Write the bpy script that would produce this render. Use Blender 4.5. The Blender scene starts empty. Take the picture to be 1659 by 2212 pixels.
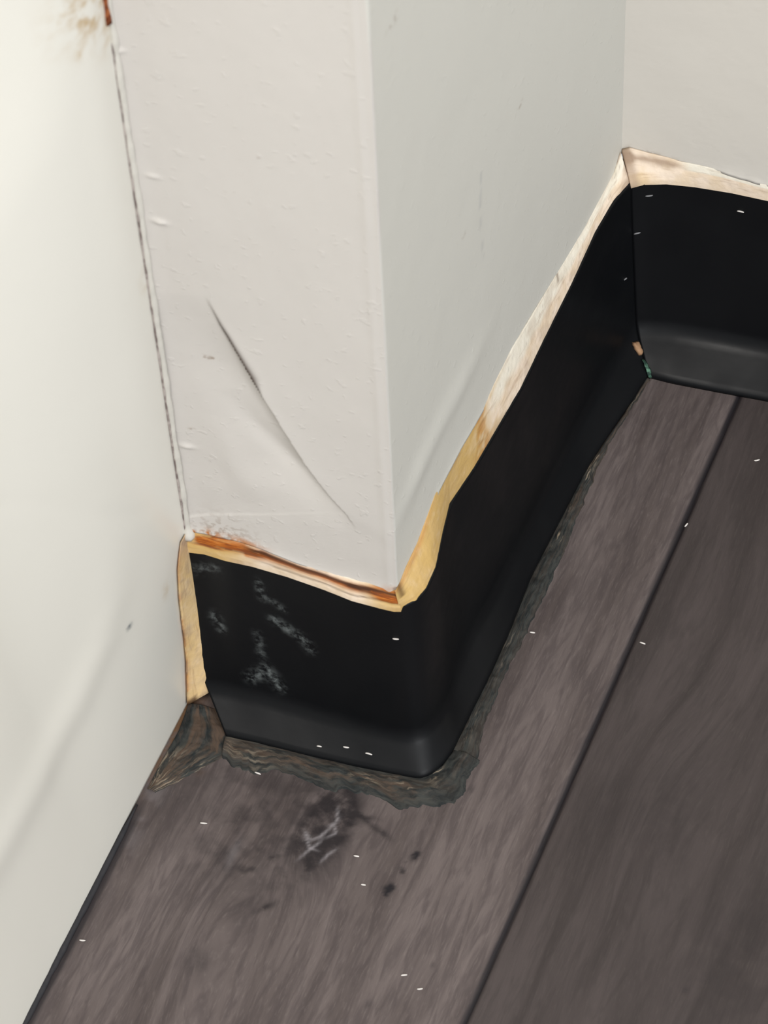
import bpy, bmesh, math, random
import numpy as np
from mathutils import Vector, Matrix
from mathutils.bvhtree import BVHTree

sc = bpy.context.scene
COL = sc.collection
random.seed(7)

# ------------------------------------------------------------------ camera
PITCH, YAW, ROLL = 0.9938344194, 0.4646181766, -0.0657278970
CAM = np.array([0.3274752403, -0.6634089994, 1.2890875738])
FPX, W, H = 8112.9165, 1659.0, 2212.0

def cam_axes():
    fwd = np.array([-math.sin(YAW)*math.cos(PITCH), math.cos(YAW)*math.cos(PITCH), -math.sin(PITCH)])
    right = np.array([math.cos(YAW), math.sin(YAW), 0.0]); up = np.cross(right, fwd)
    r = math.cos(ROLL)*right + math.sin(ROLL)*up
    u = -math.sin(ROLL)*right + math.cos(ROLL)*up
    return r, u, fwd
R_, U_, F_ = cam_axes()
cd = bpy.data.cameras.new('camera'); cam = bpy.data.objects.new('camera', cd); COL.objects.link(cam)
cam.matrix_world = Matrix(((R_[0], U_[0], -F_[0], CAM[0]), (R_[1], U_[1], -F_[1], CAM[1]),
                           (R_[2], U_[2], -F_[2], CAM[2]), (0, 0, 0, 1)))
cd.sensor_fit = 'VERTICAL'; cd.sensor_height = 36.0; cd.sensor_width = 27.0
cd.lens = FPX*36.0/H
cd.clip_start = 0.05
cd.dof.use_dof = True; cd.dof.focus_distance = 1.52; cd.dof.aperture_fstop = 30
sc.camera = cam

# ------------------------------------------------------------------ light
sc.view_settings.view_transform = 'Standard'; sc.view_settings.look = 'None'
sc.view_settings.gamma = 1.0; sc.view_settings.exposure = 0.0
world = bpy.data.worlds.new('room_light'); sc.world = world; world.use_nodes = True
bg = world.node_tree.nodes['Background']
bg.inputs[0].default_value = (0.93, 0.97, 1.0, 1); bg.inputs[1].default_value = 0.62

def area(name, loc, target, sx, sy, power, color):
    l = bpy.data.lights.new(name, 'AREA'); l.shape = 'RECTANGLE'; l.size = sx; l.size_y = sy
    l.energy = power; l.color = color
    o = bpy.data.objects.new(name, l); COL.objects.link(o); o.location = loc
    d = Vector(target) - Vector(loc); o.rotation_euler = d.to_track_quat('-Z', 'Y').to_euler()
    return o
area('ceiling_panel_light', (-0.05, -1.15, 2.3), (0.0, 0.0, 0.1), 0.9, 0.6, 36, (1.0, 0.96, 0.91))
area('window_light', (2.0, -1.6, 1.7), (0.0, 0.0, 0.1), 0.8, 1.0, 54, (0.97, 0.985, 1.0))

# ------------------------------------------------------------------ helpers
def px_ray(x, y):
    return F_ + (x-829.5)/FPX*R_ - (y-1106)/FPX*U_
def on_z(x, y, z=0.0):
    d = px_ray(x, y); return CAM + d*((z-CAM[2])/d[2])
def on_plane(x, y, p0, n):
    d = px_ray(x, y); n = np.asarray(n, float)
    return CAM + d*(((np.asarray(p0)-CAM) @ n)/(d @ n))

def lin(c):
    return tuple((v/255/12.92 if v/255 <= .04045 else ((v/255+.055)/1.055)**2.4) for v in c) + (1.0,)

def hash2(ix, iy, s):
    v = np.sin(ix*127.1 + iy*311.7 + s*74.7)*43758.5453
    return v - np.floor(v)
def vnoise(x, y, s=0):
    ix, iy = np.floor(x), np.floor(y); fx, fy = x-ix, y-iy
    fx = fx*fx*(3-2*fx); fy = fy*fy*(3-2*fy)
    a, b = hash2(ix, iy, s), hash2(ix+1, iy, s); c, d = hash2(ix, iy+1, s), hash2(ix+1, iy+1, s)
    return (a*(1-fx)+b*fx)*(1-fy) + (c*(1-fx)+d*fx)*fy
def fbm(x, y, s=0, o=4):
    t = 0; a = .5
    for i in range(o):
        t = t + a*vnoise(x*2**i, y*2**i, s+i*3.1); a *= .5
    return t/(1-.5**o)
def sstep(a, b, x):
    t = np.clip((x-a)/(b-a), 0, 1); return t*t*(3-2*t)

def poly_dist(X, Y, pts):
    """distance to a polyline, signed side (+ left of travel), and 0..1 position along it"""
    pts = np.asarray(pts, float); seg = np.hypot(*(pts[1:]-pts[:-1]).T); tot = seg.sum(); acc = 0
    best = np.full(X.shape, 1e9); side = np.zeros(X.shape); par = np.zeros(X.shape)
    for i in range(len(pts)-1):
        a, b = pts[i], pts[i+1]; d = b-a; L = seg[i]
        t = np.clip(((X-a[0])*d[0]+(Y-a[1])*d[1])/(L*L), 0, 1)
        dx, dy = X-(a[0]+t*d[0]), Y-(a[1]+t*d[1]); q = np.hypot(dx, dy)
        m = q < best
        best = np.where(m, q, best); side = np.where(m, np.sign(d[0]*(Y-a[1])-d[1]*(X-a[0])), side)
        par = np.where(m, (acc+t*L)/tot, par); acc += L
    return best, side, par

def resample(pts, n):
    pts = np.asarray(pts, float); s = np.r_[0, np.cumsum(np.linalg.norm(pts[1:]-pts[:-1], axis=1))]
    t = np.linspace(0, s[-1], n)
    return np.stack([np.interp(t, s, pts[:, k]) for k in range(pts.shape[1])], 1)
def smooth(a, k=2):
    a = a.copy()
    for _ in range(k):
        a[1:-1] = (a[:-2]+2*a[1:-1]+a[2:])/4
    return a

def tag(o, label=None, cat=None, group=None, kind=None):
    if label: o['label'] = label
    if cat: o['category'] = cat
    if group: o['group'] = group
    if kind: o['kind'] = kind
    return o

def mesh_obj(name, verts, faces, mat, parent=None, smooth_=True):
    me = bpy.data.meshes.new(name)
    me.from_pydata([tuple(map(float, v)) for v in verts], [], faces); me.update()
    o = bpy.data.objects.new(name, me); COL.objects.link(o)
    if mat: me.materials.append(mat)
    if smooth_: me.polygons.foreach_set('use_smooth', [True]*len(me.polygons))
    if parent: o.parent = parent
    return o
def attr(o, name, vals):
    vals = np.asarray(vals, float)
    if vals.ndim == 1:
        a = o.data.attributes.new(name, 'FLOAT', 'POINT'); a.data.foreach_set('value', vals.ravel())
    else:
        a = o.data.attributes.new(name, 'FLOAT_VECTOR', 'POINT'); a.data.foreach_set('vector', vals.ravel())
def grid_faces(nu, nv, off=0, flip=False):
    """vertex index = i*nv + j"""
    i, j = np.meshgrid(np.arange(nu-1), np.arange(nv-1), indexing='ij')
    a = (i*nv+j).ravel()+off
    f = np.stack([a, a+nv, a+nv+1, a+1], 1)
    if flip: f = f[:, ::-1]
    return f.tolist()
def slab(name, P, thick_dir, mat, parent=None, flip=False, attrs=None):
    """P (nu,nv,3) front surface; closed with a back surface offset by thick_dir"""
    nu, nv = P.shape[:2]; n = nu*nv
    front = P.reshape(-1, 3)
    rim = [i*nv for i in range(nu)] + [(nu-1)*nv+j for j in range(1, nv)] + \
          [i*nv+nv-1 for i in range(nu-2, -1, -1)] + [j for j in range(nv-2, 0, -1)]
    td = np.asarray(thick_dir, float)
    tdv = td.reshape(-1, 3)[rim] if td.ndim == 3 else td
    back = front[rim] + tdv
    faces = grid_faces(nu, nv, 0, flip)
    m = len(rim)
    for k in range(m):
        q = [rim[k], n+k, n+(k+1) % m, rim[(k+1) % m]]
        faces.append(q if not flip else q[::-1])
    o = mesh_obj(name, np.vstack([front, back]), faces, mat, parent)
    for k, v in (attrs or {}).items():
        v = np.asarray(v)
        if v.ndim == 2:
            v = v.ravel(); attr(o, k, np.r_[v, v[rim]])
        else:
            v = v.reshape(-1, 3); attr(o, k, np.vstack([v, v[rim]]))
    return o

class NT:
    def __init__(s, name, rough=.5, spec=.5):
        s.m = bpy.data.materials.new(name); s.m.use_nodes = True; s.t = s.m.node_tree
        s.b = s.t.nodes['Principled BSDF']; s.b.inputs['Roughness'].default_value = rough
        s.b.inputs['Specular IOR Level'].default_value = spec
    def new(s, t): return s.t.nodes.new(t)
    def link(s, a, b): s.t.links.new(a, b)
    def attr(s, n, vec=False):
        a = s.new('ShaderNodeAttribute'); a.attribute_name = n
        return a.outputs['Vector'] if vec else a.outputs['Fac']
    def noise(s, scale, detail=4, rough=.5, vec=None, stretch=None, dist=0):
        n = s.new('ShaderNodeTexNoise'); n.inputs['Scale'].default_value = scale
        n.inputs['Detail'].default_value = detail; n.inputs['Roughness'].default_value = rough
        n.inputs['Distortion'].default_value = dist
        if vec is None:
            vec = s.new('ShaderNodeTexCoord').outputs['Object']
        if stretch:
            mp = s.new('ShaderNodeMapping'); mp.inputs['Scale'].default_value = stretch
            s.link(vec, mp.inputs[0]); vec = mp.outputs[0]
        s.link(vec, n.inputs['Vector'])
        return n.outputs['Fac']
    def ramp(s, f, lo, hi, a=0.0, b=1.0):
        r = s.new('ShaderNodeMapRange'); r.inputs[1].default_value = lo; r.inputs[2].default_value = hi
        r.inputs[3].default_value = a; r.inputs[4].default_value = b; r.interpolation_type = 'SMOOTHSTEP'
        s.link(f, r.inputs[0]); return r.outputs[0]
    def math(s, op, a, b):
        m = s.new('ShaderNodeMath'); m.operation = op
        for k, v in enumerate((a, b)):
            if isinstance(v, (int, float)): m.inputs[k].default_value = v
            else: s.link(v, m.inputs[k])
        return m.outputs[0]
    def mix(s, fac, a, b):
        m = s.new('ShaderNodeMix'); m.data_type = 'RGBA'
        for sock, v in ((m.inputs['Factor'], fac), (m.inputs['A'], a), (m.inputs['B'], b)):
            if isinstance(v, (int, float)): sock.default_value = v
            elif isinstance(v, tuple): sock.default_value = v
            else: s.link(v, sock)
        # RGBA sockets
        for idx, v in ((6, a), (7, b)):
            if isinstance(v, tuple): m.inputs[idx].default_value = v
            else: s.link(v, m.inputs[idx])
        return m.outputs[2]
    def color(s, c):
        if isinstance(c, tuple): s.b.inputs['Base Color'].default_value = c
        else: s.link(c, s.b.inputs['Base Color'])
    def rough(s, f): s.link(f, s.b.inputs['Roughness'])
    def bump(s, f, strength, dist):
        b = s.new('ShaderNodeBump'); b.inputs['Strength'].default_value = strength
        b.inputs['Distance'].default_value = dist; s.link(f, b.inputs['Height'])
        s.link(b.outputs[0], s.b.inputs['Normal'])
def NTmix_fix(): pass

# simple mix wrapper used everywhere (avoids ambiguous socket names)
def _mix(s, fac, a, b):
    m = s.new('ShaderNodeMix'); m.data_type = 'RGBA'
    if isinstance(fac, (int, float)): m.inputs[0].default_value = fac
    else: s.link(fac, m.inputs[0])
    for idx, v in ((6, a), (7, b)):
        if isinstance(v, tuple): m.inputs[idx].default_value = v
        else: s.link(v, m.inputs[idx])
    return m.outputs[2]
NT.mix = _mix

# ------------------------------------------------------------------ materials
# pillar wallcovering: matt white vinyl, fine orange peel
m = NT('pillar_wallcovering', .62, .3)
n1 = m.noise(14, 3); c = m.mix(n1, lin((201, 196, 190)), lin((206, 201, 195)))
c = m.mix(m.attr('cool'), c, lin((207, 205, 197)))
c = m.mix(m.math('MULTIPLY', m.attr('dirt'), m.ramp(m.noise(420, 3), .48, .62)), c, lin((120, 92, 66)))
c = m.mix(m.attr('slit'), c, lin((58, 36, 22)))
c = m.mix(m.attr('stain'), c, lin((176, 110, 48)))
c = m.mix(m.attr('scuff'), c, lin((168, 168, 168)))
m.color(c)
m.bump(m.math('ADD', m.math('MULTIPLY', m.noise(900, 2, stretch=(1, 1, 1.6)), .5),
              m.math('MULTIPLY', m.ramp(m.noise(260, 2), .62, .72), .9)), .35, .00035)
M_pillar = m.m
# left panel: smooth satin white
m = NT('glossy_white_panel', .34, .5)
c = m.mix(m.noise(6, 2), lin((220, 217, 207)), lin((226, 223, 214)))
c = m.mix(m.math('MULTIPLY', m.attr('stain'), m.ramp(m.noise(180, 4), .35, .7)), c, lin((186, 160, 120)))
c = m.mix(m.attr('mark'), c, lin((120, 124, 126)))
m.color(c); m.bump(m.noise(60, 2), .12, .0006); M_left = m.m
# back wall
m = NT('back_wall_paint', .6, .3)
c = m.mix(m.noise(10, 3), lin((208, 203, 194)), lin((212, 207, 199)))
c = m.mix(m.math('MULTIPLY', m.attr('dirt'), m.ramp(m.noise(260, 4), .45, .6)), c, lin((150, 132, 112)))
m.color(c); m.bump(m.noise(300, 3), .3, .0004); M_back = m.m
# substrate board
m = NT('tan_board', .8, .2)
m.color(m.mix(m.noise(120, 4, stretch=(1, 1, .3)), lin((205, 170, 118)), lin((226, 198, 150)))); M_sub = m.m
# adhesive
m = NT('dried_adhesive', .7, .25)
fv = m.attr('flow', True)
st = m.noise(1, 5, .6, vec=fv, stretch=(60, 900, 1), dist=.6)
c = m.mix(m.ramp(m.noise(160, 4), .3, .7), lin((226, 205, 178)), lin((238, 220, 200)))
c = m.mix(m.attr('cream'), c, lin((232, 228, 214)))
c = m.mix(m.math('MULTIPLY', m.attr('ochre'), m.ramp(m.noise(230, 4), .2, .5, .75, 1)), c, lin((204, 170, 108)))
c = m.mix(m.math('MULTIPLY', m.attr('rust'), m.ramp(st, .3, .5, .55, 1)), c, m.mix(m.ramp(st, .42, .62), lin((186, 104, 34)), lin((122, 58, 22))))
c = m.mix(m.math('MULTIPLY', m.ramp(st, .52, .70), .35), c, lin((150, 112, 78)))
c = m.mix(m.attr('dark'), c, lin((70, 42, 26)))
c = m.mix(m.attr('grey'), c, lin((165, 142, 122)))
m.color(c); m.bump(m.noise(420, 4), .5, .0006); M_glue = m.m
# black rubber cove base
m = NT('black_rubber_cove', .45, .16)
c = m.mix(m.noise(40, 3), lin((12, 13, 15)), lin((17, 18, 20)))
c = m.mix(m.math('MULTIPLY', m.attr('dust'), m.ramp(m.noise(330, 4, .6), .38, .72)), c, lin((118, 124, 124)))
m.color(c); m.rough(m.ramp(m.noise(35, 3), .3, .7, .34, .48)); m.bump(m.noise(260, 3), .15, .0003); M_cove = m.m
# gunk
m = NT('dirty_sealant', .75, .25)
fv = m.attr('flow', True)
nn = m.noise(1, 5, .6, vec=fv, stretch=(150, 420, 1), dist=.8)
c = m.mix(m.ramp(nn, .35, .65), lin((29, 33, 34)), lin((56, 58, 56)))
c = m.mix(m.math('MULTIPLY', m.attr('brown'), m.ramp(m.noise(1, 4, .6, vec=fv, stretch=(70, 300, 1), dist=1.0), .38, .66)), c, lin((84, 69, 58)))
c = m.mix(m.math('MULTIPLY', m.attr('pale'), m.ramp(m.noise(1, 4, .6, vec=fv, stretch=(120, 500, 1), dist=.6), .5, .68)), c, lin((165, 150, 130)))
m.color(c); m.bump(nn, .5, .0008); M_gunk = m.m
m = NT('black_sealant', .7, .2)
m.color(m.mix(m.noise(300, 3), lin((38, 40, 44)), lin((60, 58, 60)))); M_seal = m.m
m = NT('white_caulk', .5, .3)
m.color(m.mix(m.noise(200, 3), lin((196, 193, 184)), lin((212, 208, 199)))); m.bump(m.noise(300, 3), .4, .0005); M_caulk = m.m
m = NT('seam_grime', .8, .1)
m.color(m.mix(m.ramp(m.noise(240, 4), .35, .65), lin((122, 110, 106)), lin((178, 168, 162)))); M_grime = m.m
m = NT('rusty_sealant', .7, .2)
m.color(m.mix(m.ramp(m.noise(350, 4), .35, .65), lin((96, 42, 16)), lin((160, 96, 58)))); m.bump(m.noise(500, 3), .6, .0008); M_rust = m.m
m = NT('pale_lint', .9, .1); m.color(lin((215, 210, 205))); M_lint = m.m
m = NT('grey_lint', .9, .1); m.color(lin((130, 130, 132))); M_lintg = m.m
m = NT('green_paint_flake', .7, .2)
m.color(m.mix(m.ramp(m.noise(500, 3), .4, .6), lin((40, 62, 54)), lin((92, 128, 108)))); M_green = m.m
m = NT('tan_paint_flake', .8, .2)
m.color(m.mix(m.noise(500, 3), lin((140, 104, 78)), lin((180, 146, 112)))); M_tanf = m.m
# floor
m = NT('dark_wood_plank', .5, .35)
gv = m.attr('grain', True)
fine = m.noise(1, 5, .62, vec=gv, stretch=(1300, 170, 1))
mid = m.noise(1, 4, .55, vec=gv, stretch=(300, 40, 1), dist=.9)
broad = m.noise(1, 3, .5, vec=gv, stretch=(70, 7, 1), dist=.6)
c = m.mix(m.ramp(broad, .3, .7), lin((79, 70, 68)), lin((104, 94, 92)))
c = m.mix(m.math('MULTIPLY', m.ramp(mid, .38, .66), .5), c, lin((59, 51, 52)))
c = m.mix(m.math('MULTIPLY', m.ramp(fine, .5, .75), .30), c, lin((128, 118, 114)))
c2 = m.mix(m.ramp(broad, .3, .7), lin((57, 50, 49)), lin((73, 65, 64)))
c2 = m.mix(m.math('MULTIPLY', m.ramp(mid, .40, .68), .35), c2, lin((45, 40, 39)))
c2 = m.mix(m.math('MULTIPLY', m.ramp(fine, .5, .75), .22), c2, lin((88, 81, 77)))
c = m.mix(m.attr('plank'), c, c2)
c = m.mix(m.math('MULTIPLY', m.attr('dark'), m.ramp(m.noise(140, 4, .6), .25, .6, .35, 1)), c, lin((36, 31, 33)))
c = m.mix(m.attr('pale'), c, lin((150, 145, 148)))
c = m.mix(m.attr('brown'), c, lin((96, 70, 48)))
c = m.mix(m.attr('black'), c, lin((24, 21, 26)))
m.color(c)
m.bump(m.math('ADD', fine, m.math('MULTIPLY', mid, .8)), .25, .0004)
M_floor = m.m

# ------------------------------------------------------------------ setting out (metres)
# vertical arrises of the pillar, slightly out of plumb
def arris(p, q):
    p, q = np.array(p), np.array(q)
    return lambda z: p[None, :] + (q-p)[None, :]*((np.atleast_1d(z)-p[2])/(q[2]-p[2]))[:, None]
EL = arris((-.0848, -.0070, .1), (-.08525, -.00723, .3929))   # pillar meets left wall
EA = arris((-.0009, -.0016, .1), (.00115, -.00058, .4338))    # outer corner
EI = arris((.0003, .2234, .1), (.0003, .2234, .4))            # inner corner
pL, pA, pI, pF = (np.array(v) for v in ((-.0848, -.007, .1), (-.0009, -.0016, .1), (.0003, .2234, .1), (.0605, .2293, .1)))
def nrm(v): v = np.asarray(v, float); return v/np.linalg.norm(v)
N_left = nrm((pA-pL)[[1, 0, 2]]*[1, -1, 0])      # front face normal (towards -y)
N_right = nrm((pI-pA)[[1, 0, 2]]*[1, -1, 0])     # side face normal (towards +x)
N_back = nrm((pF-pI)[[1, 0, 2]]*[1, -1, 0])
ZT = 2.3
def zspace(n_in, z_hi=.62):
    a = np.linspace(0, 1, n_in); b = np.linspace(0, 1, 9)[1:]
    return a, b

# ---- pillar wallcovering
bot_left = [(404, 1138), (430, 1147), (475, 1158), (520, 1168), (570, 1184), (640, 1213), (720, 1240), (790, 1260), (857, 1279)]
bot_right = [(857, 1279), (866, 1262), (880, 1226), (905, 1172), (944, 1062), (994, 965), (1054, 862), (1109, 752), (1179, 637), (1269, 487), (1329, 375), (1343, 330)]
def bottom_z(path, p0, n, axis, vals):
    P = np.array([on_plane(x, y, p0, n) for x, y in path]); o = np.argsort(P[:, axis])
    return np.interp(vals, P[o, axis], P[o, 2])

def face_grid(E0, E1, us, zb, nz, zhi):
    """rows of points, u along the wall, z from the trimmed bottom edge upwards"""
    a = np.linspace(0, 1, nz); ext = np.array([.05, .15, .35, .7, 1.0])
    Z = zb[:, None] + (zhi-zb)[:, None]*a[None, :]
    Z = np.hstack([Z, np.repeat((zhi+(ZT-zhi)*ext)[None, :], len(us), 0)])
    P = np.zeros(Z.shape+(3,))
    for i, u in enumerate(us):
        P[i] = E0(Z[i])*(1-u) + E1(Z[i])*u
    return P, Z

# front face
nu1 = 150
us = np.linspace(0, 1, nu1); xs = pL[0]+(pA[0]-pL[0])*us
P1, Z1 = face_grid(EL, EA, us, bottom_z(bot_left, pL, N_left, 0, xs), 640, .52)
X1 = P1[..., 0]
def onL(l): return [tuple(on_plane(x, y, pL, N_left)[[0, 2]]) for x, y in l]
crease = onL([(443, 640), (478, 706), (520, 775), (548, 822), (600, 905), (660, 1000), (710, 1068), (748, 1110), (768, 1142)])
d, s, t = poly_dist(X1, Z1, crease)
amp = np.interp(t, [0, .1, .3, .42, .6, .85, 1], [0, .7, 1.0, .8, .75, .7, 0])
left_side = s < 0
tz = (crease[0][1]-Z1)/(crease[0][1]-crease[-1][1]); az = sstep(0, .45, tz)*(1-sstep(.75, 1.05, tz))
disp = np.where(left_side, -.0007*amp-az*.0028*(d/.011)*np.exp(1-d/.011)*np.exp(-(d/.03)**2), .0014*az*np.exp(-d/.009))
slit = np.exp(-(d/(.0005+.0016*np.interp(t, [0, .1, .33, .40, 1], [0, .3, 1, 0, 0])))**2)*np.interp(t, [0, .06, .15, .38, .43, 1], [0, .4, 1, 1, .1, 0])
slit += .25*np.exp(-(d/.0005)**2)*np.interp(t, [0, .42, .6, .9, 1], [0, .3, .1, .5, 0])
d2, s2, t2 = poly_dist(X1, Z1, onL([(485, 850), (540, 925), (600, 985), (660, 1035), (700, 1075)]))
disp -= .0009*np.exp(-(d2/.0045)**2)*np.sin(np.pi*np.clip(t2, 0, 1))
d3, s3, t3 = poly_dist(X1, Z1, onL([(470, 905), (500, 1000), (560, 1090)]))
disp += .0007*np.exp(-(d3/.006)**2)*np.sin(np.pi*np.clip(t3, 0, 1))
d4, _, t4 = poly_dist(X1, Z1, onL([(470, 1060), (570, 1050), (690, 1090), (830, 1150)]))
disp += .0002*np.exp(-(d4/.007)**2)
# curl of the cut lower edge and lip against the left wall
zb = Z1[:, :1]
disp += .0009*np.exp(-(Z1-zb)/.003)
disp += .0008*np.exp(-((X1-pL[0])/.004)**2)
rnd = fbm(X1*60, Z1*30, 4)
disp += .0006*(rnd-.5)
for (x, y, r, h) in ((340, 478, .0014, .0010), (326, 380, .0012, .0006), (398, 965, .0014, .0009), (250, 103, .0012, .0008)):
    q = onL([(x+6, y)])[0]; disp += h*np.exp(-((X1-q[0])/(r*1.8))**2-((Z1-q[1])/r)**2)
# corner wobble
disp += .0003*np.exp(-((pA[0]-.003-X1)/.0016)**2)
disp *= 1-np.exp(-((pA[0]-X1)/.0014)**2)
dirtL = np.exp(-((X1-onL([(480, 1120)])[0][0])/.012)**2)*np.exp(-((Z1-zb)/.012)**2)*.5
for (x, y, r) in ((446, 784, .0016), (420, 932, .0012), (500, 418, .0009), (560, 345, .0007)):
    q = onL([(x, y)])[0]; dirtL += .8*np.exp(-((X1-q[0])/(2*r))**2-((Z1-q[1])/(r*.6))**2)
stainL = 1.5*np.exp(-((Z1-zb)/.0028)**2)*(np.exp(-((X1-onL([(440, 1150)])[0][0])/.007)**2) +
        .6*np.exp(-((X1-onL([(530, 1170)])[0][0])/.008)**2) + .5*np.exp(-((X1-onL([(850, 1270)])[0][0])/.004)**2))
stainL *= sstep(.3, .6, fbm(X1*500, Z1*500, 9))
P1 = P1 + disp[..., None]*N_left

# side face
nu2 = 190
us2 = np.linspace(0, 1.006, nu2); ys = pA[1]+(pI[1]-pA[1])*us2
P2, Z2 = face_grid(EA, EI, us2, bottom_z(bot_right, pA, N_right, 1, ys), 420, .42)
Z2[:] = P2[..., 2]
# match the taller rows beyond: keep same extension heights as the front face
Y2 = P2[..., 1]
def onR(l): return [tuple(on_plane(x, y, pA, N_right)[[1, 2]]) for x, y in l]
d, s, t = poly_dist(Y2, Z2, onR([(872, 1090), (905, 1010), (945, 925), (1000, 820), (1050, 725), (1080, 660)]))
disp2 = .0014*np.exp(-(d/.009)**2)*np.interp(t, [0, .15, .6, 1], [.5, 1, .8, 0])
zb2 = Z2[:, :1]
disp2 += .0007*np.exp(-(Z2-zb2)/.003) + .0006*(fbm(Y2*30, Z2*20, 12)-.5)
disp2 *= (1-np.exp(-((Y2-pA[1])/.0014)**2))*(1-np.exp(-((Y2-pI[1])/.004)**2))
d, s, t = poly_dist(Y2, Z2, onR([(1036, 372), (1034, 450), (1042, 560)]))
scuff = .45*np.exp(-(d/.0010)**2)*sstep(.3, .7, fbm(Y2*300, Z2*200, 5))
dirtR = np.zeros_like(Y2)
for (x, y, r) in ((838, 45, .002), (1120, 228, .0013), (1352, 305, .0016), (1000, 505, .001)):
    q = onR([(x, y)])[0]; dirtR += .5*np.exp(-((Y2-q[0])/(2*r))**2-((Z2-q[1])/r)**2)
P2 = P2 + disp2[..., None]*N_right

wall_center = slab('wall_center', P1, -N_left*.0012, M_pillar, flip=False,
                   attrs=dict(dirt=np.clip(dirtL, 0, 1), slit=np.clip(slit, 0, 1), stain=np.clip(stainL, 0, 1),
                              cool=np.zeros_like(X1), scuff=np.zeros_like(X1)))
tag(wall_center, 'white vinyl covered front face of the pillar with a buckled diagonal slit', 'wall', kind='structure')
side = slab('side_face', P2, -N_right*.0012, M_pillar, parent=wall_center,
            attrs=dict(dirt=np.clip(dirtR, 0, 1), slit=np.zeros_like(Y2), stain=np.zeros_like(Y2),
                       cool=np.ones_like(Y2), scuff=np.clip(scuff, 0, 1)))
side['label'] = 'cooler grey white side face of the pillar'
# board core behind the covering
ins = .0058
core = []
for (E, n) in ((EL, N_left), (EA, nrm(N_left+N_right)*1.0), (EI, N_right)):
    b = E(np.array([0.0, ZT]))
    core.append(b - n*ins)
cv = [core[0][0], core[1][0], core[2][0], core[0][0]+[0, .232, 0], core[0][1], core[1][1], core[2][1], core[0][1]+[0, .232, 0]]
mesh_obj('board_core', cv, [(0, 1, 5, 4), (1, 2, 6, 5), (2, 3, 7, 6), (3, 0, 4, 7), (4, 5, 6, 7), (0, 3, 2, 1)], M_sub, wall_center, False)

# ---- back wall
bot_back = [(1343, 326), (1360, 322), (1400, 333), (1440, 343), (1470, 352), (1510, 360), (1560, 372), (1610, 388), (1659, 402), (1720, 418)]
ub = np.r_[np.linspace(-.0015, .13, 150), np.linspace(.13, 2.2, 14)[1:]]
dirb = nrm(pF-pI)
PBt = np.array([on_plane(x, y, pI, N_back) for x, y in bot_back]); ubt = (PBt-pI) @ dirb
zb3 = np.interp(ub, ubt, PBt[:, 2])
a = np.linspace(0, 1, 160); zhi = .32
Z3 = zb3[:, None]+(zhi-zb3)[:, None]*a
Z3 = np.hstack([Z3, np.repeat((zhi+(ZT-zhi)*np.array([.05, .2, .5, 1]))[None, :], len(ub), 0)])
P3 = pI[None, None, :]*[1, 1, 0] + ub[:, None, None]*dirb + Z3[..., None]*np.array([0, 0, 1.0])
U3 = np.repeat(ub[:, None], Z3.shape[1], 1)
disp3 = sstep(0, .004, U3)*.0008*np.exp(-(Z3-Z3[:, :1])/.003)*sstep(.02, .05, U3)*(.4+fbm(U3*250, Z3*10, 3)) + .0004*(fbm(U3*50, Z3*50, 8)-.5)
dirt3 = .55*np.exp(-((Z3-Z3[:, :1])/.002)**2)*(1-sstep(.012, .035, U3))
P3 = P3 + disp3[..., None]*N_back
wall_back = slab('wall_back', P3, -N_back*.004, M_back, attrs=dict(dirt=np.clip(dirt3, 0, 1)))
tag(wall_back, 'off white far wall at upper right above black baseboard', 'wall', kind='structure')
q0, q1 = pI*[1, 1, 0]-N_back*.002, pI*[1, 1, 0]+dirb*2.2-N_back*.002
up = np.array([0, 0, ZT]); bk = -N_back*.05
mesh_obj('board_core', [q0, q1, q1+up, q0+up, q0+bk, q1+bk, q1+up+bk, q0+up+bk],
         [(0, 1, 2, 3), (5, 4, 7, 6), (1, 5, 6, 2), (4, 0, 3, 7), (3, 2, 6, 7), (0, 4, 5, 1)], M_sub, wall_back, False)

# ---- left wall (plane x ~ -.0848, drifting slightly)
def xleft(y): return -.0848 + .0105*(-y-.007)
yl = np.r_[np.linspace(-.0055, -.30, 220), np.linspace(-.30, -1.9, 12)[1:]]
zl = np.r_[np.linspace(-.0, .50, 330), np.linspace(.5, ZT, 10)[1:]]
Y4, Z4 = np.meshgrid(yl, zl, indexing='ij')
N4 = nrm((1, .0105, 0)); p4 = np.array([xleft(0), 0, 0])
def lean(y, z): return -.13*sstep(.015, .11, -y)*np.minimum(z, .6)
def onW(l):
    out = []
    for x, y in l:
        p = on_plane(x, y, p4, N4)
        for _ in range(12): p = .5*p + .5*on_plane(x, y, p4+np.array([float(lean(p[1], p[2])), 0, 0]), N4)
        out.append((p[1], p[2]))
    return out
d, s, t = poly_dist(Y4, Z4, onW([(215, 1110), (243, 1200), (243, 1300), (222, 1390), (165, 1520), (85, 1680), (0, 1835), (-100, 2000)]))
disp4 = .0012*np.exp(-(d/.011)**2)*np.interp(t, [0, .2, .5, 1], [.15, .5, 1, 1])
d, s, t = poly_dist(Y4, Z4, onW([(10, 1085), (120, 1090), (190, 1112), (250, 1118), (320, 1105)]))
disp4 += -.00012*np.exp(-(d/.004)**2)
d, s, t = poly_dist(Y4, Z4, onW([(-60, 560), (40, 330), (150, 120), (230, 30)]))
la, lb, q_ = (np.array(v) for v in onW([(0, 440), (200, 60), (0, 60)]))
ln = np.array([-(lb-la)[1], (lb-la)[0]]); ln /= np.hypot(*ln); ln *= np.sign((q_-la) @ ln)
sdl = (Y4-la[0])*ln[0]+(Z4-la[1])*ln[1]
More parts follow.
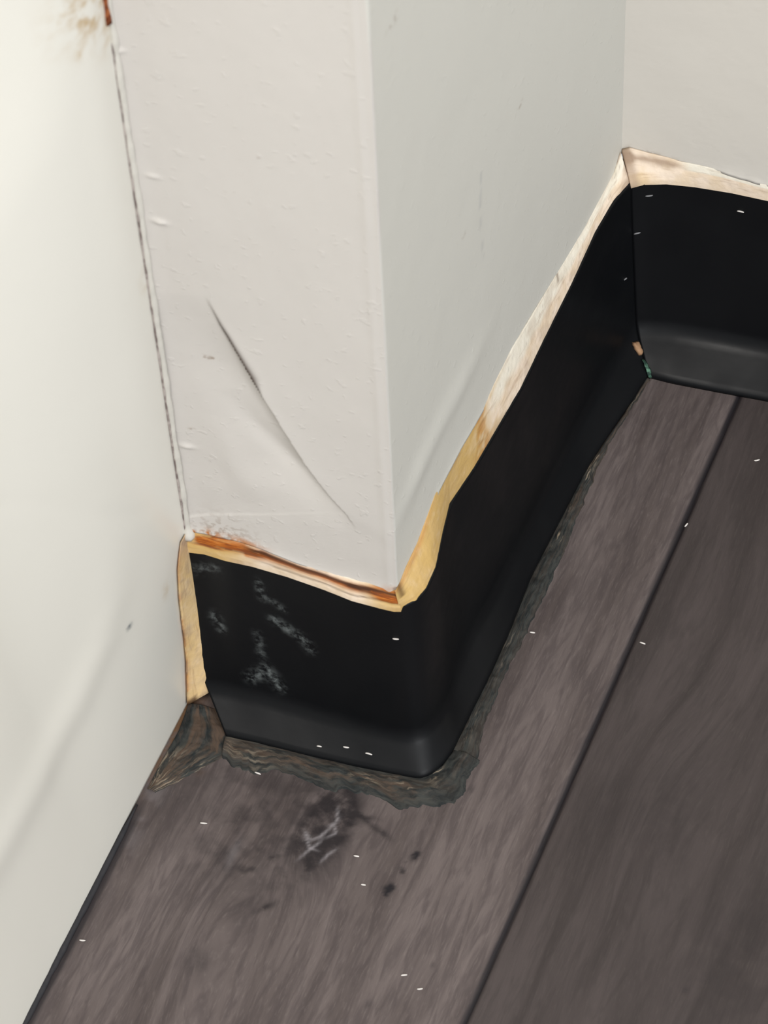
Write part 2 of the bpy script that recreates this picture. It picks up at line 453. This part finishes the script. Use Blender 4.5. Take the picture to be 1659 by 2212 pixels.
sd = np.maximum(sdl+.01, 0); sd = .11*(1-np.exp(-sd/.11))*sstep(.004, .05, -Y4)*(1-sstep(.20, .29, -Y4)); disp4 += -.20*np.where(sd < .02, sd*sd/.04, sd-.01)*np.clip((.75-Z4)/.3, 0, 1)
disp4 *= sstep(.006, .02, -Y4)
disp4 += .0012*(fbm(Y4*14, Z4*10, 21, 2)-.5)
disp4 += lean(Y4, Z4)
mark = np.zeros_like(Y4)
for (x, y, r) in ((281, 1352, .0014), (278, 1356, .001)):
    q = onW([(x, y)])[0]; mark += .8*np.exp(-((Y4-q[0])/r)**2-((Z4-q[1])/r)**2)
stain4 = np.zeros_like(Y4)
for (x, y, r, k) in ((205, 10, .007, 1.), (175, 25, .009, .6), (230, 65, .006, .5), (360, 1275, .003, .45), (318, 600, .005, .35), (172, 118, .0015, .6)):
    q = onW([(x, y)])[0]; stain4 += k*np.exp(-((Y4-q[0])/r)**2-((Z4-q[1])/(r*1.5))**2)
P4 = np.stack([xleft(Y4), Y4, Z4], -1) + disp4[..., None]*N4
wall_left = slab('wall_left', P4, (-.012, 0, 0), M_left, flip=False, attrs=dict(mark=np.clip(mark, 0, 1), stain=np.clip(stain4, 0, 1)))
tag(wall_left, 'smooth satin white panel on the left running down to the planks', 'wall', kind='structure')

# ------------------------------------------------------------------ floor
xf = np.r_[np.linspace(-.098, -.0985, 1), np.linspace(-.095, .235, 360), np.linspace(.235, 2.1, 12)[1:]]
yf = np.r_[np.linspace(-1.9, -.245, 10)[:-1], np.linspace(-.245, .245, 520)]
X5, Y5 = np.meshgrid(xf, yf, indexing='ij')
def onF(l): return [tuple(on_z(x, y)[:2]) for x, y in l]
sA, sB = np.array(onF([(1003, 2212)])[0]), np.array(onF([(1593, 862)])[0])
dv = nrm(sB-sA); du = np.array([dv[1], -dv[0]])
SU = (X5-sA[0])*du[0]+(Y5-sA[1])*du[1]; SV = (X5-sA[0])*dv[0]+(Y5-sA[1])*dv[1]
plank = (SU > 0)*1.0
seamd = np.abs(SU + .0004*(fbm(SV*60, SV*0, 2)-.5))
Z5 = -.0013*np.exp(-(seamd/.0010)**2)
# grain coordinates bent around knots
GU, GV = SU.copy(), SV.copy()
GU += .25*GV*0
for (x, y, ru, rv, k) in ((690, 1805, .011, .020, .012), (455, 1985, .010, .040, .0055), (415, 2080, .014, .050, .0060), (980, 1440, .015, .03, -.004),
                          (1420, 1750, .02, .05, .010), (1560, 1400, .02, .06, -.008), (1250, 2150, .02, .05, .006)):
    q = onF([(x, y)])[0]; a_, b_ = (q[0]-sA[0])*du[0]+(q[1]-sA[1])*du[1], (q[0]-sA[0])*dv[0]+(q[1]-sA[1])*dv[1]
    GU += k*np.exp(-((SU-a_)/ru)**2-((SV-b_)/rv)**2)
GU += .004*(fbm(SU*30, SV*9, 31)-.5) + plank*.37
grain = np.stack([GU, GV+plank*2.3, np.zeros_like(GU)], -1)
dark = np.zeros_like(X5); pale = np.zeros_like(X5); black = np.zeros_like(X5); brown = np.zeros_like(X5)
def spot(A, x, y, ru, rv, k, ns=None, th=.5):
    q = onF([(x, y)])[0]; a_, b_ = (q[0]-sA[0])*du[0]+(q[1]-sA[1])*du[1], (q[0]-sA[0])*dv[0]+(q[1]-sA[1])*dv[1]
    v = k*np.exp(-((SU-a_)/ru)**2-((SV-b_)/rv)**2)
    if ns: v = v*sstep(th-.12, th+.12, fbm(X5*ns, Y5*ns, ru*1e4))
    A += v
def stroke(A, l, w, k, ns=None):
    d, s, t = poly_dist(X5, Y5, onF(l)); v = k*np.exp(-(d/w)**2)*np.sin(np.pi*np.clip(t*.9+.05, 0, 1))
    if ns: v = v*sstep(.35, .6, fbm(X5*ns, Y5*ns, w*1e5))
    A += v
spot(dark, 700, 1790, .010, .018, 1.7); spot(dark, 740, 1750, .007, .012, .7); spot(dark, 540, 1800, .016, .020, .55, 160)
spot(dark, 600, 1700, .022, .012, .55, 120); spot(dark, 470, 1830, .014, .02, .4, 150); spot(dark, 400, 1680, .012, .02, .35)
spot(dark, 560, 1900, .010, .02, .35, 120); spot(dark, 430, 2075, .006, .006, .5); spot(dark, 640, 1880, .007, .014, .5, 200)
spot(dark, 1440, 1760, .012, .03, .3); spot(dark, 1620, 2080, .03, .04, .35, 60); spot(dark, 1300, 1750, .01, .02, .25)
stroke(dark, [(780, 1765), (815, 1790), (850, 1818)], .0013, 1.0); stroke(dark, [(730, 1740), (790, 1765), (835, 1775)], .0010, .6)
stroke(dark, [(500, 1868), (530, 1882), (570, 1860), (620, 1840)], .0016, .8, 250)
stroke(dark, [(545, 1975), (570, 1962), (600, 1948)], .0013, .8)
for l in ([(655, 1790), (672, 1815), (690, 1808), (712, 1790), (728, 1770)], [(640, 1860), (665, 1838), (690, 1820), (700, 1800)],
          [(655, 1815), (660, 1800), (668, 1830), (690, 1840)], [(700, 1812), (725, 1800), (722, 1780), (705, 1785)],
          [(730, 1740), (728, 1775), (735, 1760)], [(690, 1865), (710, 1845), (730, 1832)]):
    stroke(pale, l, .00055, .55)
spot(pale, 330, 1720, .004, .03, .18, 200); stroke(pale, [(520, 1810), (500, 1850), (490, 1880)], .0015, .18)
for (x, y, r) in ((900, 1845, .0011), (893, 1852, .0009), (880, 1862, .0007), (868, 1880, .0009), (866, 1890, .0007), (845, 1915, .0010), (838, 1921, .0013), (832, 1932, .0009)):
    spot(black, x, y, r*1.5, r*1.4, 1.2, 700, .42)
for (x, y, r) in ((1018, 1705, .0012), (1030, 1625, .001), (795, 2170, .0012), (1480, 2140, .001), (935, 2085, .001)):
    spot(black, x, y, r, r*1.6, .4)
black += .97*np.exp(-(seamd/.0014)**4)*(SV < .3289)
black = np.where((SV > .3255) & (seamd < .002), 0, black)
pale += 0.9*np.exp(-(seamd/.0008)**2)*sstep(.3190, .3215, SV)*sstep(.45, .6, fbm(X5*500, Y5*500, 2)+.12)
black = black*(1-np.exp(-(seamd/.001)**2)*sstep(.3190, .3215, SV))
# grime along the left panel and round the corner
gx = X5 - xleft(Y5)
brown += .75*np.exp(-(np.maximum(gx, 0)/.007)**2)*sstep(-.065, -.035, Y5)*(1-sstep(-.01, 0, Y5))
brown += .5*np.exp(-(np.maximum(gx, 0)/.003)**2)*sstep(-.09, -.05, Y5)*(1-sstep(-.01, 0, Y5))
brown *= sstep(.3, .6, fbm(X5*220, Y5*220, 17)+.1)
spot(dark, 445, 1640, .012, .008, .5, 200); spot(brown, 435, 1648, .003, .004, .8, 260)
black += .8*np.exp(-(np.maximum(gx-.0030, 0)/.0010)**2)*(1-sstep(-.085, -.06, Y5))
P5 = np.stack([X5, Y5, Z5], -1)
cl = lambda v: np.clip(v, 0, 1)
floor = slab('floor', P5, (0, 0, -.01), M_floor, attrs=dict(grain=grain, plank=plank, dark=cl(dark), pale=cl(pale), black=cl(black), brown=cl(brown)))
tag(floor, 'dark grey brown wood plank floor with a black seam', 'floor', kind='structure')

# ------------------------------------------------------------------ black cove base
def cove(name, segs, z_top, thick, parent=None, strokes=(), mitre_end=False):
    """segs: (top pixels, toe pixels, n)"""
    T, Fp = [], []
    for k, (tp, bp, n) in enumerate(segs):
        a = resample([on_z(x, y, z_top) for x, y in tp], n); b = resample([on_z(x, y, 0) for x, y in bp], n)
        if k: a, b = a[1:], b[1:]
        T.append(a); Fp.append(b)
    T = smooth(np.vstack(T), 14); Fp = smooth(np.vstack(Fp), 14); n = len(T)
    tan = np.gradient(T, axis=0); tan[:, 2] = 0; tan = smooth(tan, 10); tan /= np.linalg.norm(tan, axis=1)[:, None]
    nor = np.stack([tan[:, 1], -tan[:, 0], np.zeros(n)], 1)
    D = Fp-T; D[:, 2] = 0
    dt = (D*tan).sum(1); dn = (D*nor).sum(1)
    # profile rows: height fraction and outward fraction
    prof = []
    for a in np.linspace(0, 1, 5): prof.append((z_top-.0008*(1-math.cos(a*math.pi/2))*1.0, None, a))
    rows = [(z_top+.0003, -.0012), (z_top, -.0004), (z_top-.0006, 0.0)]
    zs = np.linspace(z_top-.0016, .017, 34)
    rows += [(z, .40*((z_top-z)/(z_top-.017))**1.15) for z in zs]
    c0, c1 = np.array([.40, .0165]), np.array([.545, .0098]); cm = np.array([.43, .0125])
    for t in np.linspace(.12, 1, 8):
        q = c0*(1-t)**2 + 2*cm*t*(1-t) + c1*t*t; rows.append((q[1], q[0]))
    for t in np.linspace(.12, 1, 8): rows.append((.0098+(.0022-.0098)*t, .545+(.975-.545)*t))
    rows += [(.0012, .995), (0.0, 1.0)]
    rows = rows[1:]; nout = len(rows)
    rows = [(z, o, 0.0) for z, o in rows] + [(z, o, thick*(.45 if z < .004 else 1.0)) for z, o in rows[::-1]]
    R = len(rows); P = np.zeros((n, R, 3))
    uu_ = np.linspace(0, 1, n); mit = sstep(.35, .6, uu_) if mitre_end else np.ones(n)
    for j, (z, o, th) in enumerate(rows):
        off = dn*o - th if o >= 0 else np.full(n, o-th)
        al = dt*((1-mit)*(.32*np.clip((z_top-z)/z_top, 0, 1)+.68*min(max((o-.36)/.64, 0), 1)) + mit*max(o, 0))
        P[:, j] = T + tan*al[:, None] + nor*off[:, None]; P[:, j, 2] = z
    dust = np.zeros((n, R))
    for (l, w, k) in strokes:
        pts = [on_plane(x, y, (0, -.0065, 0), (0, -1, 0)) for x, y in l]
        d, s, t = poly_dist(P[..., 0], P[..., 2], [(p[0], p[2]) for p in pts])
        dust += k*np.exp(-(d/w)**2)*(P[..., 1] < .0)
    faces = grid_faces(n, R)
    for i in range(n-1): faces.append((i*R+R-1, (i+1)*R+R-1, (i+1)*R, i*R))
    for e_, fl in ((0, True), (n-1, False)):
        for j in range(nout-1):
            q = (e_*R+j, e_*R+j+1, e_*R+R-2-j, e_*R+R-1-j)
            faces.append(q if fl else q[::-1])
    o = mesh_obj(name, P.reshape(-1, 3), faces, M_cove)
    attr(o, 'dust', np.clip(dust, 0, 1).ravel())
    return o, P
ZC = .0925
topL = [(389, 1181), (440, 1187), (485, 1201), (545, 1214), (620, 1236), (700, 1264), (760, 1288), (820, 1304), (850, 1311)]
toeL = [(488, 1592), (560, 1608), (650, 1631), (760, 1656), (850, 1674), (885, 1681)]
topC = [(850, 1311), (872, 1310), (903, 1296), (925, 1270), (945, 1225)]
toeC = [(885, 1681), (912, 1685), (935, 1674), (960, 1650), (984, 1616)]
topR = [(945, 1225), (960, 1150), (975, 1088), (1029, 1008), (1079, 922), (1129, 838), (1179, 733), (1239, 613), (1289, 503), (1329, 435), (1364, 396)]
toeR = [(984, 1616), (1004, 1571), (1064, 1451), (1104, 1360), (1149, 1245), (1219, 1110), (1264, 1022), (1309, 952), (1349, 893), (1400, 816)]
scuffs = [([(562, 1252), (566, 1268), (572, 1282)], .0016, .6), ([(585, 1285), (620, 1310)], .0014, .5), ([(600, 1325), (640, 1350), (670, 1370), (680, 1385)], .0022, .75),
          ([(570, 1345), (582, 1385)], .0018, .4), ([(565, 1420), (595, 1410), (625, 1445)], .0026, .7), ([(480, 1300), (495, 1325)], .0020, .6), ([(478, 1428), (470, 1445)], .0018, .9),
          ([(460, 1465), (480, 1475)], .0014, .5), ([(408, 1230), (420, 1275), (432, 1340), (446, 1410)], .0026, 1.0), ([(400, 1195), (430, 1210), (470, 1215)], .0025, .4)]
cvL, PL = cove('baseboard_center', [(topL, toeL, 90), (topC, toeC, 34), (topR, toeR, 150)], ZC, .0036, strokes=scuffs, mitre_end=True)
tag(cvL, 'black rubber cove baseboard wrapped round the pillar corner', 'baseboard', kind='structure')
topB = [(1364, 396), (1392, 388), (1440, 387), (1500, 393), (1580, 406), (1659, 423), (1900, 480), (4500, 1105)]
toeB = [(1400, 816), (1450, 829), (1560, 850), (1659, 868), (1900, 915), (4500, 1422)]
cvB, PB = cove('baseboard_back', [(topB[:6], toeB[:4], 60), (topB[5:], toeB[3:], 30)], ZC, .0036)
tag(cvB, 'black rubber cove baseboard along the far wall at right', 'baseboard', kind='structure')

# ------------------------------------------------------------------ adhesive strips between wallcovering and cove
def strip(name, upper, lower, n, mw, attrs_fn, parent=None, bulge=.0006, seed=0):
    A = resample(upper, n); B = resample(lower, n)
    v = np.linspace(0, 1, mw)
    P = A[:, None, :]*(1-v)[None, :, None] + B[:, None, :]*v[None, :, None]
    uu, vv = np.meshgrid(np.linspace(0, 1, n), v, indexing='ij')
    L = np.linalg.norm(A[1:]-A[:-1], axis=1).sum()
    dirn = np.array([.3, -.5, .8]); dirn = dirn/np.linalg.norm(dirn)
    hgt = bulge*np.sin(np.pi*vv)*(.6+.8*fbm(uu*L*120, vv*3, seed)) + .0003*(fbm(uu*L*400, vv*6, seed+2)-.5)
    P = P + hgt[..., None]*dirn
    att = {k: np.clip(x, 0, 1) for k, x in attrs_fn(uu, vv, L).items()}
    att['flow'] = np.stack([uu*L, vv*.008, 0*uu+seed], -1)
    for k in ('cream', 'ochre', 'rust', 'dark', 'grey'): att.setdefault(k, np.zeros_like(uu))
    return slab(name, P, (0, .0, -.0025), M_glue, parent, attrs=att, flip=True)
up_l = [on_plane(x, y-4, pL+N_left*.0002, N_left) for x, y in [(396, 1142)]+bot_left]
lo_l = [on_z(x, y+3, ZC-.0002) for x, y in topL+[(866, 1311)]]
def a_l(u, v, L):
    nz = fbm(u*L*130, v*5, 3); wav = fbm(u*L*60, v*0, 7)-.5
    line = lambda c0, w: np.exp(-((v-c0-.25*wav)/w)**2)
    rust = 1.0*line(.42, .20)*sstep(.02, .12, u) + .8*(1-sstep(.25, .45, u))*sstep(.03, .1, u)*sstep(.35, .55, nz)*(v < .75) + sstep(.85, .93, u)*(v < .75)
    ochre = .95*(1-sstep(.15, .4, u)) + .9*sstep(.8, .95, u) + .35*line(.55, .2)
    dark = 1.0*line(.34, .10)*sstep(.25, .35, u)*sstep(.35, .5, nz+.1) + .7*line(.80, .045)*sstep(.25, .5, u) + .7*sstep(.74, .8, u)*(1-sstep(.86, .93, u))*np.exp(-((v-.45)/.13)**2)
    cream = (1-sstep(.03, .08, u))*.9*(v < .7) + .6*(v < .12)*sstep(.34, .4, u)
    return dict(rust=rust*(1-cream), ochre=ochre, dark=dark*(1-cream), cream=cream)
g1 = strip('adhesive_strip', up_l, lo_l, 200, 16, a_l, seed=1)
tag(g1, 'rust streaked glue line above black baseboard on the pillar front', 'glue strip')
up_r = [on_plane(x-3, y-3, pA+N_right*.0002, N_right) for x, y in bot_right]
lo_r = [on_z(x-4, y, ZC-.0002) for x, y in [(868, 1312)]+topC[2:]+topR[1:]]
def a_r(u, v, L):
    nz = fbm(u*L*120, v*4, 5)
    och = (1-sstep(.30, .42, u))*.95 + .5*(1-sstep(.4, .48, u))*sstep(.4, .6, nz)
    cream = sstep(.36, .45, u)*(1-sstep(.35, .6, v+.2*(nz-.5)))*.75
    grey = .55*sstep(.94, .99, u)*sstep(.3, .6, nz) + .25*sstep(.52, .68, nz)*(u > .4)
    dark = .7*np.exp(-((u-.012)/.008)**2)*(v < .6) + .6*np.exp(-((u-.70)/.004)**2)*(v < .3) + .35*sstep(.74, .80, fbm(u*L*500, v*5, 15))*(u > .4)
    rust = .5*np.exp(-((u-.36)/.03)**2)*sstep(.45, .6, nz) + .4*(1-sstep(.1, .2, u))*np.exp(-((v-.1)/.1)**2)
    return dict(ochre=och, cream=cream, grey=grey, dark=dark, rust=rust)
g2 = strip('adhesive_strip', up_r, lo_r, 320, 16, a_r, seed=4, bulge=.0009)
tag(g2, 'long cream to ochre glue line above black baseboard on the pillar side', 'glue strip')
up_b = [on_plane(x, y-4, pI+N_back*.0002, N_back) for x, y in bot_back] + [pI+dirb*2.0]
lo_b = [on_z(x, y+3, ZC-.0002) for x, y in [(1362, 396)]+topB[1:6]+[(1735, 438)]] + [pI+dirb*2.0+N_back*.0035-np.array([0, 0, .0077])]
def a_b(u, v, L):
    x = u*L; nz = fbm(x*170, v*4, 9)
    grey = .9*np.exp(-((v-.28+.2*(nz-.5))/.14)**2)*(1-sstep(.020, .028, x)) + .7*(1-sstep(.002, .006, x))
    cream = .8*(v < .4)*sstep(.022, .03, x)
    ochre = .35*(v > .7)*(1-sstep(.006, .015, x))
    return dict(grey=grey, cream=cream, ochre=ochre)
UB = resample(up_b[:-1], 12); 
g3 = strip('adhesive_strip', up_b[:-1], lo_b[:-1], 180, 14, a_b, seed=8)
tag(g3, 'peach coloured glue line above black baseboard on the far wall', 'glue strip')

# tan filler wedge between cove end and left panel
le = [(390, 1172), (385, 1205), (383, 1240), (387, 1300), (396, 1370), (402, 1430), (403, 1480), (404, 1524)]
re_ = [(396, 1170), (400, 1215), (408, 1260), (416, 1300), (427, 1370), (442, 1440), (452, 1490), (462, 1528)]
zz = np.linspace(.0885, .004, len(le))
A = resample([on_plane(x, y, p4+N4*.0008, N4) for x, y in le], 60)
A = smooth(A, 12)
ce = PL[1, :PL.shape[1]//2]; ce = ce[np.argsort(ce[:, 2])]; zB = np.linspace(.0915, .011, 60)
B = np.stack([np.interp(zB, ce[:, 2], ce[:, 0])+.0020, np.interp(zB, ce[:, 2], ce[:, 1])+.0014, zB], 1)
v = np.linspace(0, 1, 8)
Pt = A[:, None, :]*(1-v)[None, :, None]+B[:, None, :]*v[None, :, None]
uu, vv = np.meshgrid(np.linspace(0, 1, 60), v, indexing='ij')
Pt[..., 1] -= .0005*(fbm(uu*30, vv*3, 44)-.5)
_fl = np.stack([uu*.10, vv*.008, uu*0+3], -1)
fl_ = slab('filler_strip', Pt, (0, .006, 0), M_glue, flip=True,
           attrs=dict(flow=_fl, cream=np.zeros_like(uu), ochre=np.clip(.75+.3*(fbm(uu*12, vv*2, 4)-.5), 0, 1), rust=.7*np.exp(-(vv/.12)**2)*sstep(.35, .6, fbm(uu*20, vv, 6)),
                      dark=.9*sstep(.96, .99, uu)*(vv < .4)+.0*uu, grey=.5*(1-sstep(.02, .12, uu))+.35*sstep(.55, .7, fbm(uu*25, vv*3, 8))))
tag(fl_, 'tan filler wedge exposed between cut baseboard end and left panel', 'filler')

# ------------------------------------------------------------------ grime / sealant on the floor round the cove
def gunk(name, inner, outer, n, mw, h, attrs_fn, seed, ragged=.002):
    A = resample([on_z(x, y, 0) for x, y in inner], n); B = resample([on_z(x, y, 0) for x, y in outer], n)
    uu, vv = np.meshgrid(np.linspace(0, 1, n), np.linspace(0, 1, mw), indexing='ij')
    L = np.linalg.norm(A[1:]-A[:-1], axis=1).sum()
    w = B-A; wn = w/np.maximum(np.linalg.norm(w, axis=1), 1e-6)[:, None]
    rg = ragged*(fbm(np.linspace(0, 1, n)*L*260, np.zeros(n), seed, 5)-.45)*2
    B = B+wn*rg[:, None]
    P = A[:, None, :]*(1-vv[..., None])+B[:, None, :]*vv[..., None]
    P[..., 2] = .0001+h*np.sin(np.pi*np.clip(vv*.92+.08, 0, 1))*(.3+.9*fbm(P[..., 0]*150, P[..., 1]*230, seed+1)**1.5)
    att = {k: np.clip(x, 0, 1) for k, x in attrs_fn(uu, vv, P).items()}
    att['flow'] = np.stack([uu*L+.15*vv*.01, vv*.014, 0*uu+seed], -1)
    return slab(name, P, (0, 0, -.0003), M_gunk, attrs=att, flip=True)
def ga(u, v, P):
    nz = fbm(P[..., 0]*260, P[..., 1]*260, 3)
    br = np.where(u < .72, .85, .35)*np.exp(-((v-.45)/.35)**2)
    pa = .7*(1-sstep(.1, .35, u))*np.exp(-((v-.5)/.4)**2)*.6 + .55*np.exp(-((u-.62)/.16)**2)*np.exp(-((v-.4)/.25)**2) + 1.6*np.exp(-((u-.865)/.03)**2)*np.exp(-((v-.12)/.15)**2)
    return dict(brown=br, pale=pa)
gk1 = gunk('sealant_residue', [(488, 1586), (560, 1603), (650, 1626), (760, 1652), (850, 1670), (905, 1680), (955, 1655), (982, 1620)],
           [(478, 1640), (540, 1660), (620, 1672), (700, 1700), (780, 1712), (850, 1742), (930, 1738), (985, 1738), (1010, 1690), (1030, 1640)], 260, 26, .0020, ga, 50, .0030)
tag(gk1, 'ragged brown grey sealant smeared on planks along the pillar front', 'sealant')
def gb(u, v, P):
    sp = sstep(.5, .62, fbm(P[..., 0]*120, P[..., 1]*120, 6))
    return dict(brown=.25*np.ones_like(u)+.5*sstep(.5, .8, u), pale=(.25+1.1*sstep(.3, .6, u))*np.exp(-((v-.3)/.3)**2)*sp)
gk2 = gunk('sealant_residue', [(978, 1620), (1004, 1568), (1064, 1448), (1104, 1356), (1149, 1242), (1219, 1106), (1264, 1020), (1309, 950), (1349, 893), (1396, 818)],
           [(1030, 1640), (1046, 1566), (1088, 1466), (1132, 1380), (1188, 1260), (1241, 1134), (1280, 1038), (1316, 960), (1357, 898), (1403, 822)], 420, 16, .0016, gb, 70, .0009)
tag(gk2, 'thin speckled dark sealant line on planks along the pillar side', 'sealant')
# brown crust in the left corner
def gc(u, v, P): return dict(brown=np.ones_like(u), pale=.6*sstep(.4, .7, u)*np.ones_like(u))
gk3 = gunk('dirt_crust', [(407, 1520), (401, 1540), (386, 1580), (352, 1640), (318, 1705)], [(466, 1532), (492, 1590), (486, 1632), (430, 1665), (335, 1712)], 110, 50, .0020, gc, 90, .0012)
tag(gk3, 'brown dirt crust in the corner where left panel meets baseboard', 'dirt')

def tube(pts, rad, seg=8):
    pts = np.asarray(pts, float); n = len(pts); tan = np.gradient(pts, axis=0); tan /= np.linalg.norm(tan, axis=1)[:, None]
    ref = np.array([0, 0, 1.0]) if abs(tan[:, 2]).mean() < .8 else np.array([1.0, 0, 0])
    vs = []
    for i in range(n):
        a = np.cross(tan[i], ref); a /= np.linalg.norm(a); b = np.cross(tan[i], a)
        r = rad[i] if hasattr(rad, '__len__') else rad
        for k in range(seg):
            t = 2*math.pi*k/seg; vs.append(pts[i]+r*(math.cos(t)*a+math.sin(t)*b))
    fs = [(i*seg+k, i*seg+(k+1) % seg, (i+1)*seg+(k+1) % seg, (i+1)*seg+k) for i in range(n-1) for k in range(seg)]
    fs += [tuple(range(seg))[::-1], tuple((n-1)*seg+k for k in range(seg))]
    return vs, fs
# dark sealant line: left panel to floor
yy = np.linspace(-.075, -1.2, 300)
pts = np.stack([xleft(yy)+.0006, yy, np.full_like(yy, .0004)], 1)
rr = .0012*(.6+.8*fbm(yy*260, yy*0, 5))*np.clip((-.070-yy)/.02, .15, 1)
vs, fs = tube(pts, rr)
o = mesh_obj('floor_sealant_line', vs, fs, M_seal)
tag(o, 'thin black sealant line between left panel and wood planks', 'sealant')
# white caulk and grime line in the vertical seam
zc = np.linspace(.098, .55, 320)
e = EL(zc)
pts = e + np.array([.0010, -.0012, 0]) + np.stack([.0004*(fbm(zc*60, zc*0, 1)-.5), .0006*(fbm(zc*90, zc*0, 2)-.5), zc*0], 1)
o = tag(mesh_obj('caulk_bead', *tube(pts, .0012*(.7+.6*fbm(zc*150, zc*0, 3))+.0016*np.exp(-((zc-.100)/.004)**2)), M_caulk), 'white caulk bead running up the seam between left panel and pillar', 'caulk')
zc = np.linspace(.100, .386, 260)
pts = EL(zc) + np.array([.0004, -.0022, 0]) + np.stack([.0003*(fbm(zc*120, zc*0, 4)-.5), zc*0, zc*0], 1)
gr = mesh_obj('grime_line', *tube(pts, .0005*(.6+.7*fbm(zc*260, zc*0, 6))), M_grime, parent=o); gr['label'] = 'dark grime line along the caulk'
zc = np.linspace(.396, .55, 60)
pts = EL(zc) + np.array([-.0002, -.0022, 0]) + np.stack([.0008*(fbm(zc*120, zc*0, 4)-.5), zc*0, zc*0], 1)
ru = mesh_obj('rusty_patch', *tube(pts, .0017*(.65+.8*fbm(zc*200, zc*0, 8))), M_rust, parent=o); ru['label'] = 'rust brown end of the caulk near the top'

# ------------------------------------------------------------------ loose specks
def bvh_of(objs):
    V, Fc = [], []
    for ob in objs:
        off = len(V); V += [v.co.copy() for v in ob.data.vertices]
        Fc += [tuple(i+off for i in p.vertices) for p in ob.data.polygons]
    return BVHTree.FromPolygons(V, Fc)
BV = bvh_of([floor, cvL, cvB, wall_left, gk1])
def hit(x, y):
    d = Vector(px_ray(x, y)).normalized(); p, n, i, dist = BV.ray_cast(Vector(CAM), d)
    if n.dot(d) > 0: n = -n
    return p, n
def fibre(name, x, y, length, rad, ang, mat, label, group):
    p, n = hit(x, y)
    a = Vector((math.cos(ang), math.sin(ang), 0)); a = (a-n*a.dot(n)).normalized(); b = n.cross(a)
    pts = []
    for t in np.linspace(-1, 1, 7):
        pts.append(np.array(p + a*(t*length/2) + b*(.06*length*(t*t-.4)*math.sin(x)) + n*(rad*.8)) - np.array(p))
    vs, fs = tube(pts, [rad*(1-.55*abs(t)**3) for t in np.linspace(-1, 1, 7)], 6)
    o = mesh_obj(name, vs, fs, mat); o.location = p
    tag(o, label, 'lint', group)
    return o
specks = [
 (557, 1671, .0026, 0, 'pale lint fibre on the sealant below the pillar front', M_lint),
 (440, 1779, .0028, .3, 'pale lint fibre on left plank near the left panel', M_lint),
 (770, 1850, .0022, .2, 'tiny pale lint fibre right of the dark knot', M_lint),
 (785, 1912, .0018, .2, 'faint lint fibre left of the black chips', M_lint),
 (1388, 1390, .0024, .0, 'pale lint fibre on the right plank just past the seam', M_lint),
 (1150, 1367, .0022, .2, 'pale lint fibre beside the dark sealant of pillar side', M_lint),
 (873, 2107, .0024, .5, 'pinkish lint fibre near the bottom, upper of two', M_lint),
 (907, 2137, .0022, .5, 'pinkish lint fibre near the bottom, lower of two', M_lint),
 (1483, 1135, .0020, 1.2, 'small lint fibre on the plank seam', M_lint),
 (1635, 995, .0024, .6, 'lint fibre on right plank near the photo edge', M_lint),
 (178, 2032, .0024, .3, 'short lint fibre on left plank beside the panel sealant', M_lint),
 (690, 1612, .0020, .2, 'leftmost of three lint specks on baseboard toe', M_lint),
 (748, 1614, .0024, .2, 'middle of three lint specks on baseboard toe', M_lint),
 (797, 1628, .0028, .1, 'rightmost and largest of three lint specks on baseboard toe', M_lint),
 (855, 1379, .0024, .2, 'lint fibre on black baseboard at the pillar corner', M_lint),
 (1402, 422, .0030, .8, 'grey dust speck near the top of far baseboard, by the corner', M_lintg),
 (1600, 456, .0028, .2, 'pale dust speck on far baseboard near the photo edge', M_lint),
 (1376, 503, .0028, .9, 'grey dust speck low in the inner baseboard corner', M_lintg),
 (1350, 602, .0020, .2, 'small grey dust speck on the baseboard below inner corner', M_lintg),
]
for (x, y, L, a, lab, mt) in specks:
    fibre('lint_speck', x, y, L, .00036, a, mt, lab, 'lint specks')

def flake(name, pix, mat, label, z0=.001, seed=0):
    pts = []
    for (x, y) in pix:
        p, n = hit(x, y); pts.append(np.array(p)+np.array(n)*.0008)
    c0 = np.mean(pts, 0)
    n = np.array(hit(*np.mean(pix, 0))[1])
    ring = resample(np.array(pts+[pts[0]]), 18)[:-1]
    ring = ring + (np.random.RandomState(seed).rand(*ring.shape)-.5)*.0006
    top = ring*.75+c0*.25 + n*.0006
    vs = list(ring-c0-n*.0006) + list(top-c0) + [n*.0009]
    k = len(ring)
    fs = [(i, (i+1) % k, k+(i+1) % k, k+i) for i in range(k)] + [(k+i, k+(i+1) % k, 2*k) for i in range(k)] + [tuple(range(k))[::-1]]
    o = mesh_obj(name, vs, fs, mat); o.location = c0
    tag(o, label, 'paint flake')
flake('paint_flake', [(1364, 738), (1377, 736), (1384, 752), (1388, 768), (1380, 770), (1370, 758)], M_tanf, 'tan paint flake stuck at top of the inner corner joint', seed=1)
flake('paint_flake', [(1384, 775), (1394, 776), (1403, 792), (1411, 814), (1403, 816), (1392, 800)], M_green, 'green paint flake stuck low in the inner corner joint', seed=2)
